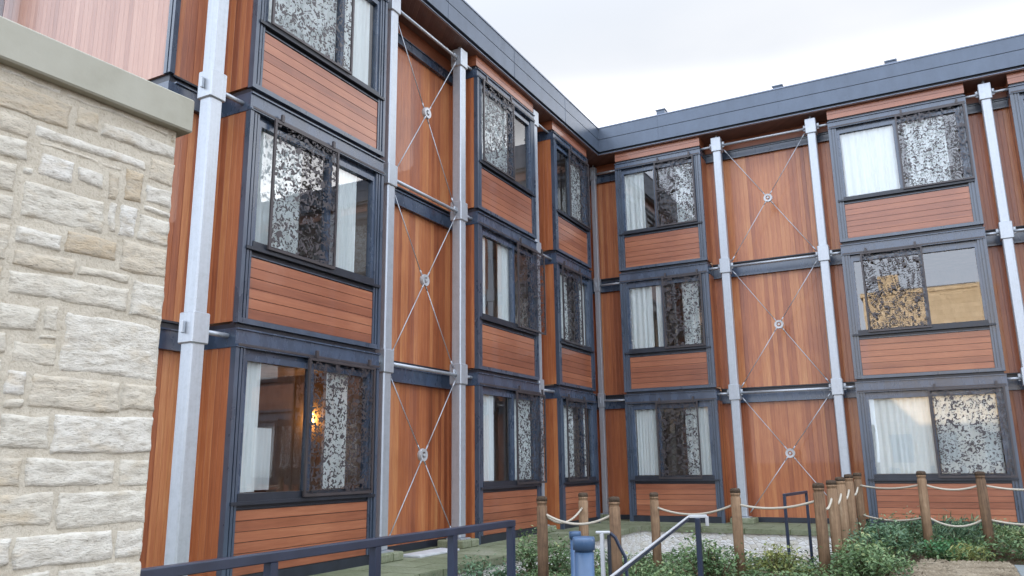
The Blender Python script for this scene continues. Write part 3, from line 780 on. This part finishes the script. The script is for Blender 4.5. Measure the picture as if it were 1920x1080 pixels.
sl = MB(); sl.box(-0.25, 0.12, -0.55, 0.55, 0, 0.035); tag(sl.build('paving_slab', M['slab'], None, (0.24, -7.85, -0.133), bevel=0.006), 'pale smooth slab lying on the mossy ledge below the left braced panel', 'slab')
gp = MB(); pts = [(6.55, -9.2), (6.75, -7.6), (6.95, -6.75), (7.4, -6.45), (7.95, -6.42), (8.0, -9.2)]
cxs = [(x, y, gz(x, y)) for x, y in pts]
n_ = 16
for j in range(n_ + 1):
    for i in range(n_ + 1):
        u, v = i / n_, j / n_
        y = -9.4 + 2.95 * v; x0 = 6.5 + 0.45 * v + 0.06 * math.sin(v * 17); x = x0 + (8.0 - x0) * u
        gp.v.append((x, y, gz(x, y) + 0.045 + 0.02 * noise.noise(Vector((x * 3, y * 3, 4))) - (0.05 if i == 0 or j == n_ else 0)))
for j in range(n_):
    for i in range(n_):
        a = j * (n_ + 1) + i; gp.f.append((a, a + 1, a + n_ + 2, a + n_ + 1))
prn = random.Random(5)
for _ in range(2600):
    x, y = prn.uniform(6.55, 8.0), prn.uniform(-8.6, -6.45)
    if x < 6.5 + 0.45 * (y + 9.4) / 2.95 + 0.05: continue
    r = prn.uniform(0.010, 0.026); z = gz(x, y) + 0.05; b = len(gp.v); a0 = prn.random() * 3
    ring = [(x + r * math.cos(a0 + q * 1.257) * prn.uniform(.8, 1.2), y + r * math.sin(a0 + q * 1.257) * prn.uniform(.8, 1.2), z) for q in range(5)]
    gp.v += ring + [(x, y, z + r * prn.uniform(.5, .9))]
    gp.f += [(b + q, b + (q + 1) % 5, b + 5) for q in range(5)]
tag(gp.build('gravel_path', M['gravel'], recalc=False, smooth=True), 'tan gravel patch in front of the planting at lower right', None, None, 'structure')
ks = MB(); ks.box(8.0, 9.6, -9.4, -6.75, -0.2, -0.07); tag(ks.build('path_slab', M['path_slab'], bevel=0.01), 'smooth grey paving beside the gravel patch', None, None, 'structure')

# ------------------------------------------------------------------ rope and bollard fence
B = {}
def bollard(key, x, y, ztop, r, label, dark=True):
    zb = gz(x, y) - 0.05; m = MB(); t = ztop
    m.lathe([(r, zb), (r * 1.01, (zb + t) / 2), (r, t - 0.115), (r * 0.88, t - 0.105), (r * 0.88, t - 0.085), (r, t - 0.075), (r, t - 0.052)], seg=18)
    for i, v in enumerate(m.v):
        k = 1 + 0.03 * noise.noise(Vector((v[0] * 30, v[1] * 30, v[2] * 2 + x * 9))); m.v[i] = (v[0] * k, v[1] * k, v[2])
    o = m.build('timber_bollard', M['post'], None, (x, y, 0), rz=x * 7); o.rotation_euler.x = random.uniform(-.012, .012)
    for p in o.data.polygons: p.use_smooth = abs(p.normal.z) < 0.5
    cpm = MB(); cpm.lathe([(r * 1.02, -0.052), (r * 1.03, -0.02), (r * 0.86, 0), (r * 0.3, 0.005)], seg=18)
    cpo = cpm.build('post_top', M['post_top'], o, (0, 0, t))
    for p in cpo.data.polygons: p.use_smooth = abs(p.normal.z) < 0.5
    tag(o, label, 'bollard', 'timber bollards of the rope fence'); B[key] = (x, y, ztop, r)
bollard(1, 3.23, -10.12, .84, .062, 'timber bollard at the left end of the rope fence, beside the navy handrail end')
bollard(2, 3.00, -8.39, .82, .064, 'timber bollard standing farther back behind the two blue bollards')
bollard(3, 4.12, -10.11, .84, .062, 'timber bollard just right of the blue bollards, first rope swag ends on it')
bollard(4, 3.86, -7.93, .81, .060, 'slim timber bollard in front of the pale rubble wall, left of the sloping handrail')
bollard(5, 5.05, -8.36, .88, .062, 'timber bollard in front of the galvanised post left of the braced panel')
bollard(6, 6.07, -8.64, .95, .064, 'brown timber bollard, nearest of the tight row receding beside the right braced panel')
bollard(7, 6.10, -7.70, .96, .062, 'pale timber bollard, second from the near end of the tight receding row')
bollard(8, 6.10, -6.66, .98, .062, 'timber bollard, third and middle one of the tight receding row')
bollard(9, 6.10, -5.62, 1.0, .062, 'timber bollard, fourth of the tight receding row')
bollard(10, 6.15, -4.78, 1.01, .062, 'timber bollard at the far end of the tight receding row, where the fence turns right')
bollard(11, 7.07, -5.69, 1.04, .062, 'dark topped timber bollard below the mullion of the right ground floor window')
bollard(12, 7.81, -5.76, 1.03, .062, 'leaning brown timber bollard at lower right, below the perforated screen')
bollard(13, 8.75, -5.85, 1.03, .062, 'timber bollard beyond the right edge of the view')
def rope(a, b, drop, sag, label):
    xa, ya, za, ra = B[a]; xb, yb, zb, rb = B[b]
    p, q = Vector((xa, ya, za - drop)), Vector((xb, yb, zb - drop)); d = (q - p).normalized(); p = p + d * ra * 0.8; q = q - d * rb * 0.8
    pts = [p.lerp(q, i / 20) - Vector((0, 0, sag * 4 * (i / 20) * (1 - i / 20))) for i in range(21)]
    m = MB(); m.tube(pts, 0.014, 8); tag(m.build('fence_rope', M['rope'], smooth=True), label, 'rope', 'ropes slung between the timber bollards')
rope(1, 3, .20, .10, 'pale rope swag hanging in front of the far bollard, above the blue bollards')
rope(1, 2, .20, .14, 'pale rope running back from the left end bollard to the far bollard')
rope(4, 5, .20, .10, 'pale rope swag crossing behind the sloping handrail top')
rope(5, 6, .20, .06, 'pale rope swag across the foot of the right braced panel and the navy hoop rail')
rope(6, 7, .22, .10, 'short rope between the first two bollards of the tight row')
rope(7, 8, .22, .10, 'short rope between the second and third bollards of the tight row')
rope(8, 9, .22, .10, 'short rope between the third and fourth bollards of the tight row')
rope(9, 10, .22, .10, 'short rope between the last two bollards of the tight row')
rope(10, 11, .19, .05, 'upper rope swag left of the dark topped bollard')
rope(11, 12, .19, .06, 'upper rope swag between the two bollards at lower right')
rope(12, 13, .19, .05, 'upper rope running out of view at right')
rope(10, 11, .64, .06, 'lower rope swag left of the dark topped bollard, close above the leaves')
rope(11, 12, .64, .10, 'lower rope swag between the two bollards at lower right')
rope(12, 13, .64, .05, 'lower rope running out of view at right')

# ------------------------------------------------------------------ handrails
def rail_obj(name, parts, label, cat):
    root = empty(name, parts[0][2][0] if False else (0, 0, 0)); tag(root, label, cat)
    for nm, mat, pts, r in parts:
        m = MB()
        if r == 'sq':
            pass
        else: m.tube(pts, r, 12)
        m.build(nm, mat, root, smooth=True)
    return root
def flatbar(m, p, q, w, h):
    """rectangular bar between two points (w = horizontal width, h = height)"""
    p, q = Vector(p), Vector(q); d = (q - p).normalized(); up = Vector((0, 0, 1)) if abs(d.z) < 0.9 else Vector((0, 1, 0))
    s = d.cross(up).normalized(); u = s.cross(d); b = len(m.v)
    for c in (p, q):
        for a, e in ((-1, -1), (1, -1), (1, 1), (-1, 1)): m.v.append(tuple(c + s * a * w / 2 + u * e * h / 2))
    m.f += [tuple(b + i for i in f) for f in ((0, 1, 2, 3), (7, 6, 5, 4), (0, 4, 5, 1), (1, 5, 6, 2), (2, 6, 7, 3), (3, 7, 4, 0))]
hr = empty('handrail', (4.6, -15.0, -0.25)); tag(hr, 'navy steel handrail running from the stone wall along the ramp at bottom left', 'handrail')
def loc_build(m, name, mat, root, bevel=0.004):
    m.v = [tuple(Vector(v) - root.location) for v in m.v]; return m.build(name, mat, root, bevel=bevel)
m = MB(); flatbar(m, (4.6, -16.72, 0.800), (4.6, -13.402, 0.790), 0.055, 0.045); loc_build(m, 'top_rail', M['rail_blue'], hr)
for y in (-15.78, -15.0, -14.21):
    m = MB(); flatbar(m, (4.6, y, -0.3), (4.6, y, 0.775), 0.05, 0.05); loc_build(m, 'rail_post', M['rail_blue'], hr)
m = MB(); flatbar(m, (4.6, -13.43, -0.3), (4.6, -13.43, 0.767), 0.05, 0.05); loc_build(m, 'rail_post', M['rail_blue'], hr)

sh = empty('stair_handrail', (5.3, -11.0, -0.3)); tag(sh, 'pale topped sloping handrail with a square return end on a navy post', 'handrail')
P = [(5.42, -14.3, 0.385), (5.37, -13.42, 0.47), (5.21, -11.02, 0.705), (5.36, -10.93, 0.705), (5.36, -10.93, 0.615)]
m = MB()
flatbar(m, P[0], P[2], 0.020, 0.012); flatbar(m, P[2], P[3], 0.028, 0.028); flatbar(m, P[3], P[4], 0.028, 0.028)
loc_build(m, 'top_rail', M['rail_white'], sh, 0.003)
m = MB(); flatbar(m, (P[0][0], P[0][1], P[0][2] - 0.022), (P[2][0], P[2][1] - .02, P[2][2] - 0.022), 0.022, 0.022); loc_build(m, 'under_rail', M['rail_blue'], sh, 0.003)
for q in ((5.29, -11.0, 0.69), (5.40, -13.9, 0.40)):
    m = MB(); flatbar(m, (q[0], q[1], -0.35), q, 0.045, 0.045); loc_build(m, 'rail_post', M['rail_blue'], sh)

d2 = empty('stair_handrail', (4.98, -12.6, -0.3)); tag(d2, 'small curved handrail end with a pale upright, half hidden behind the big blue bollard', 'handrail')
m = MB(); flatbar(m, (4.905, -12.45, -0.3), (4.905, -12.45, 0.655), 0.03, 0.03); loc_build(m, 'rail_post', M['rail_white'], d2)
m = MB(); flatbar(m, (4.86, -12.47, 0.662), (4.965, -12.42, 0.662), 0.03, 0.02); loc_build(m, 'top_rail', M['rail_white'], d2)
m = MB(); m.tube([(4.965, -12.42, 0.655), (5.0, -12.40, 0.62), (5.03, -12.39, 0.55), (5.07, -12.38, 0.47), (5.08, -12.38, 0.30), (5.08, -12.38, -0.3)], 0.014, 8); loc_build(m, 'curved_rail', M['rail_blue'], d2, 0)
m = MB(); flatbar(m, (4.945, -12.40, -0.3), (4.945, -12.40, 0.64), 0.026, 0.026); loc_build(m, 'inner_post', M['steel_dark'], d2)

hp = empty('hoop_rail', (5.43, -6.2, -0.3)); tag(hp, 'navy steel hoop rail standing in the planting before the right braced panel', 'rail')
a, b = (5.38, -6.87), (5.49, -5.64)
m = MB(); flatbar(m, (a[0], a[1] - .02, 0.745), (b[0], b[1] + .02, 0.745), 0.04, 0.04); loc_build(m, 'top_rail', M['rail_blue'], hp)
for q in (a, b):
    m = MB(); flatbar(m, (q[0], q[1], -0.9), (q[0], q[1], 0.724), 0.04, 0.04); loc_build(m, 'rail_post', M['rail_blue'], hp)

def blue_bollard(x, y, zt, r, label):
    o = empty('blue_bollard', (x, y, -0.25)); tag(o, label, 'bollard', 'blue cylindrical bollards')
    h = zt + 0.25; s = r / 0.078
    m = MB(); m.lathe([(r * 1.25, -0.03), (r * 1.25, 0.02), (r, 0.03), (r, h - 0.115 * s)], seg=28); m.build('bollard_body', M['bollard_blue'], o, smooth=False)
    for p in o.children[0].data.polygons: p.use_smooth = abs(p.normal.z) < 0.3
    m = MB(); m.lathe([(r * 0.93, h - 0.115 * s), (r * 0.93, h - 0.10 * s), (r * 1.13, h - 0.098 * s), (r * 1.16, h - 0.02 * s), (r * 1.08, h), (r * 0.2, h + 0.006)], seg=28)
    c = m.build('bollard_cap', M['bollard_blue'], o)
    for p in c.data.polygons: p.use_smooth = abs(p.normal.z) < 0.3
blue_bollard(4.93, -12.88, 0.662, 0.074, 'large blue capped cylinder bollard at bottom centre, before the curved handrail end')
blue_bollard(3.71, -10.28, 0.475, 0.058, 'smaller blue capped bollard behind the large one')

# ------------------------------------------------------------------ planting
def leaf(m, p, size, rnd, up=0.6, tint=None):
    yaw = rnd.random() * 2 * math.pi; n = Vector((math.cos(yaw) * rnd.uniform(0.2, 1), math.sin(yaw) * rnd.uniform(0.2, 1), up + rnd.random())).normalized()
    a = n.cross(Vector((rnd.uniform(-1, 1), rnd.uniform(-1, 1), rnd.uniform(-0.6, .6)))).normalized(); c = n.cross(a)
    L, Wd = size, size * rnd.uniform(0.38, 0.6); b = len(m.v); fold = n * size * 0.12
    q = [p - a * L / 2, p - a * L * .1 + c * Wd / 2 + fold, p + a * L * 0.5, p - a * L * .1 - c * Wd / 2 + fold, ]
    m.v += [tuple(v) for v in q]; m.f += [(b, b + 1, b + 2), (b, b + 2, b + 3)]
    t = rnd.random() if tint is None else max(0, min(1, tint + rnd.gauss(0, .16))); m.tint += [t] * 4
def in_bed(x, y):
    if x > 6.42 + 0.45 * (y + 9.4) / 2.95 and y < -6.5 and x < 9.7: return False
    return True
rnd = random.Random(11); gc = MB(); cnt = 0
while cnt < 30000:
    x, y = rnd.uniform(1.6, 9.2), rnd.uniform(-10.9, -3.2)
    if y < -10.4 - 0.3 * math.sin(x * 3) or not in_bed(x, y): continue
    if x < 5.9 and y > -6.6 + 0.4 * math.sin(x * 4) and rnd.random() < 0.93: continue
    dens = 0.5 + 0.9 * noise.noise(Vector((x * 1.1, y * 1.1, 3)))
    if x > 6.3: dens += 0.35
    if x < 3.4: dens -= 0.12
    if rnd.random() > dens + 0.34: continue
    hgt = (0.10 + 0.26 * max(0, 0.35 + noise.noise(Vector((x * 1.7, y * 1.7, 9))))) * (1.4 if x > 6.2 else 1.1 if x > 4.4 else 0.7)
    z = gz(x, y) + hgt * (rnd.random() ** 0.55)
    leaf(gc, Vector((x, y, z)), rnd.uniform(0.035, 0.075), rnd, 0.5, 0.42 + 0.5 * noise.noise(Vector((x * 2.2, y * 2.2, 1)))); cnt += 1
tag(gc.build('ground_cover', M['leaf'], recalc=False), 'low mixed green leafy ground cover filling the bed', None, None, 'stuff')
def shrub(x, y, rx, ry, h, n, mat, size, label, upright=False, seed=1):
    r = random.Random(seed); z0 = gz(x, y); o = empty('evergreen_shrub', (x, y, z0)); tag(o, label, 'shrub')
    s = MB(); tips = []
    for i in range(16):
        a = r.random() * 6.28; rr = r.random() ** .5; tip = Vector((math.cos(a) * rx * rr, math.sin(a) * ry * rr, h * (0.95 - 0.45 * rr * rr) * r.uniform(.75, 1.1)))
        base = Vector((tip.x * .25, tip.y * .25, -0.03)); midp = base.lerp(tip, .5) + Vector((r.uniform(-.03, .03), r.uniform(-.03, .03), .03))
        s.tube([base, midp, tip], [0.009, 0.007, 0.003], 5); tips.append((base, midp, tip))
    s.build('stem', M['stem'], o)
    f = MB()
    for i in range(n):
        b, mi, t = tips[r.randrange(len(tips))]; q = r.random() ** .55
        p = b.lerp(mi, q * 2) if q < .5 else mi.lerp(t, q * 2 - 1)
        sp = 0.075 + .05 * (1 - q)
        p = p + Vector((r.gauss(0, sp), r.gauss(0, sp), r.gauss(0, sp * .7))); p.z = max(p.z, 0.01)
        if upright:
            bl = len(f.v); d = Vector((r.gauss(0, .5), r.gauss(0, .5), 1)).normalized(); L = size * r.uniform(1.2, 2.4); sd = d.cross(Vector((r.random(), r.random(), .1))).normalized() * size * .13
            f.v += [tuple(p - sd), tuple(p + sd), tuple(p + d * L * .6 + sd * .8 + Vector((d.x, d.y, 0)) * .03), tuple(p + d * L + Vector((d.x, d.y, -.2)) * .06)]; f.f += [(bl, bl + 1, bl + 2), (bl, bl + 2, bl + 3)]; f.tint += [r.random()] * 4
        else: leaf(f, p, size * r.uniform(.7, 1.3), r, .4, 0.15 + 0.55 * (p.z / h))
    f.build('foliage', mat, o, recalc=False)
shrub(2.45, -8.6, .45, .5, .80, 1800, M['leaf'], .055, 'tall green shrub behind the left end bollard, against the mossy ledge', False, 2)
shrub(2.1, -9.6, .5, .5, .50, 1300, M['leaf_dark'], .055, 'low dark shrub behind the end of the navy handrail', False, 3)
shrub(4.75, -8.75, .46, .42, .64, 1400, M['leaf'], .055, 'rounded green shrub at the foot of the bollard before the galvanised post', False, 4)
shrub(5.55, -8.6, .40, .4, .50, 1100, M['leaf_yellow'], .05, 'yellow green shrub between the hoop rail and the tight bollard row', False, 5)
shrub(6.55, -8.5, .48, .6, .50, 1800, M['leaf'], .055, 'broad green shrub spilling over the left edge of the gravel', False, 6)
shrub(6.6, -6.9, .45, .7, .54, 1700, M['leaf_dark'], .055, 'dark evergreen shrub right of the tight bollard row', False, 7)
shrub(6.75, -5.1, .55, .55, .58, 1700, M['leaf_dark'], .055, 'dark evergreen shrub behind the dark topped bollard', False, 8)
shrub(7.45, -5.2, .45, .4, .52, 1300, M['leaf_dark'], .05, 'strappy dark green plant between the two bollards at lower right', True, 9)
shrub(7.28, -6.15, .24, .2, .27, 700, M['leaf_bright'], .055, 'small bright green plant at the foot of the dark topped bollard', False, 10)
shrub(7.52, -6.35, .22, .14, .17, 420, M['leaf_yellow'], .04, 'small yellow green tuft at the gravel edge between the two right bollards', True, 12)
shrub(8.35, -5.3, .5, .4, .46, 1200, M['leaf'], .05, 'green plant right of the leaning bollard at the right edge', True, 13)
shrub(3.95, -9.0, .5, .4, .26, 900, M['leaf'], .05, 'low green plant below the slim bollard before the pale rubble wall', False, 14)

# ------------------------------------------------------------------ house behind the viewpoint (seen only as a reflection)
hs = empty('stone_house', (4, -34, 0)); tag(hs, 'golden sunlit stone house, seen only as a reflection in the right upper window', 'house')
m = MB(); m.box(0, 7.2, -8, 0, -1, 11.0); m.box(-.15, 7.35, -8.1, 0.12, 11.0, 11.25); m.build('house_wall', M['ashlar'], hs)
m = MB(); m.v = [(0, -1, 11.25), (7.2, -1, 11.25), (7.2, -8, 11.25), (0, -8, 11.25), (1, -4.5, 12.2), (6.2, -4.5, 12.2)]
m.f = [(0, 1, 5, 4), (2, 3, 4, 5), (0, 4, 3), (1, 2, 5), (3, 2, 1, 0)]; m.build('house_roof', M['slate'], hs)
for x in (1.4,):
    m = MB(); m.box(x - .6, x + .6, -4.5, -3.5, 11.3, 13.0); m.build('chimney', M['ashlar'], hs)
for i in range(3):
    for zz in (1.0, 5.0):
        m = MB(); x = 1.2 + i * 2.4; m.box(x - .55, x + .55, 0.002, 0.05, zz, zz + 1.7); m.build('house_window', M['steel_dark'], hs)

# ------------------------------------------------------------------ camera, sky, sun
r_ = Vector((0.8814157455691816, 0.4721682199600979, -0.012784972523885153)); u_ = Vector((0.11392269245251513, -0.18624017022382056, 0.9758771540634139)); f_ = Vector((-0.4583971032746931, 0.8616099877872325, 0.21794569198462116))
cam = bpy.data.cameras.new('camera'); co = bpy.data.objects.new('camera', cam); COL.objects.link(co)
co.matrix_world = Matrix(((r_.x, u_.x, -f_.x, 7.42005754), (r_.y, u_.y, -f_.y, -18.6629364), (r_.z, u_.z, -f_.z, ZO), (0, 0, 0, 1)))
cam.sensor_width = 36; cam.lens = 1486.39453 / 1920 * 36; cam.clip_end = 3000; cam.clip_start = 0.05
SC.camera = co
SUN_EL, SUN_AZ = math.radians(11), math.radians(-10)     # azimuth from +y towards +x
W = bpy.data.worlds.new('World'); SC.world = W; W.use_nodes = True
nt = W.node_tree; nt.nodes.clear(); nn = nt.nodes; ll = nt.links
out = nn.new('ShaderNodeOutputWorld'); bg = nn.new('ShaderNodeBackground'); sky = nn.new('ShaderNodeTexSky')
sky.sky_type = 'NISHITA'; sky.sun_disc = False; sky.sun_elevation = SUN_EL; sky.sun_rotation = SUN_AZ
sky.air_density = 1.0; sky.dust_density = 2.0; sky.ozone_density = 1.0
tc = nn.new('ShaderNodeTexCoord'); mp = nn.new('ShaderNodeMapping'); mp.inputs['Scale'].default_value = (1, 1, 2.2); ll.new(tc.outputs['Generated'], mp.inputs[0])
cl = nn.new('ShaderNodeTexNoise'); cl.inputs['Scale'].default_value = 1.6; cl.inputs['Detail'].default_value = 6; cl.inputs['Roughness'].default_value = 0.5; ll.new(mp.outputs[0], cl.inputs['Vector'])
rp = nn.new('ShaderNodeValToRGB'); rp.color_ramp.elements[0].position = 0.30; rp.color_ramp.elements[0].color = (.86, .86, .86, 1); rp.color_ramp.elements[1].position = 0.62; rp.color_ramp.elements[1].color = (.97, .97, .97, 1); ll.new(cl.outputs[0], rp.inputs[0])
mx = nn.new('ShaderNodeMix'); mx.data_type = 'RGBA'; ll.new(rp.outputs[0], mx.inputs[0]); ll.new(sky.outputs[0], mx.inputs[6]); 
nd = nn.new('ShaderNodeVectorMath'); nd.operation = 'DOT_PRODUCT'; nd.inputs[1].default_value = (0.1, -0.6, 0.8); ll.new(tc.outputs['Generated'], nd.inputs[0])
mr = nn.new('ShaderNodeMapRange'); mr.interpolation_type = 'SMOOTHSTEP'; mr.inputs['From Min'].default_value = -0.15; mr.inputs['From Max'].default_value = 0.75; ll.new(nd.outputs['Value'], mr.inputs['Value'])
cm = nn.new('ShaderNodeMix'); cm.data_type = 'RGBA'; ll.new(mr.outputs[0], cm.inputs[0]); cm.inputs[6].default_value = (2.75, 2.92, 3.2, 1); cm.inputs[7].default_value = (9.6, 10.6, 12.4, 1)

sx_ = nn.new('ShaderNodeSeparateXYZ'); ll.new(tc.outputs['Generated'], sx_.inputs[0])
g1_ = nn.new('ShaderNodeMapRange'); g1_.interpolation_type = 'SMOOTHSTEP'; g1_.inputs['From Min'].default_value = 0.47; g1_.inputs['From Max'].default_value = 0.27; ll.new(sx_.outputs[2], g1_.inputs['Value'])
g2_ = nn.new('ShaderNodeMapRange'); g2_.interpolation_type = 'SMOOTHSTEP'; g2_.inputs['From Min'].default_value = 0.0; g2_.inputs['From Max'].default_value = 0.7; ll.new(sx_.outputs[1], g2_.inputs['Value'])
gm_ = nn.new('ShaderNodeMath'); gm_.operation = 'MULTIPLY'; ll.new(g1_.outputs[0], gm_.inputs[0]); ll.new(g2_.outputs[0], gm_.inputs[1])
ga_ = nn.new('ShaderNodeMix'); ga_.data_type = 'RGBA'; ll.new(gm_.outputs[0], ga_.inputs[0]); ll.new(cm.outputs[2], ga_.inputs[6]); ga_.inputs[7].default_value = (21, 21, 21.5, 1)
ll.new(ga_.outputs[2], mx.inputs[7])
ll.new(mx.outputs[2], bg.inputs[0]); bg.inputs[1].default_value = 0.10; ll.new(bg.outputs[0], out.inputs[0])
sd = bpy.data.lights.new('sun', 'SUN'); sd.energy = 4.5; sd.angle = math.radians(0.5); sd.color = (1, 0.86, 0.68)
so = bpy.data.objects.new('sun', sd); COL.objects.link(so)
dirv = Vector((math.sin(SUN_AZ) * math.cos(SUN_EL), math.cos(SUN_AZ) * math.cos(SUN_EL), math.sin(SUN_EL)))
so.rotation_euler = dirv.to_track_quat('Z', 'Y').to_euler(); so.location = (0, 0, 30)
SC.view_settings.view_transform = 'Standard'; SC.view_settings.look = 'None'; SC.view_settings.exposure = 1.55; SC.view_settings.gamma = 1
SC.cycles.max_bounces = 8; SC.cycles.transparent_max_bounces = 24
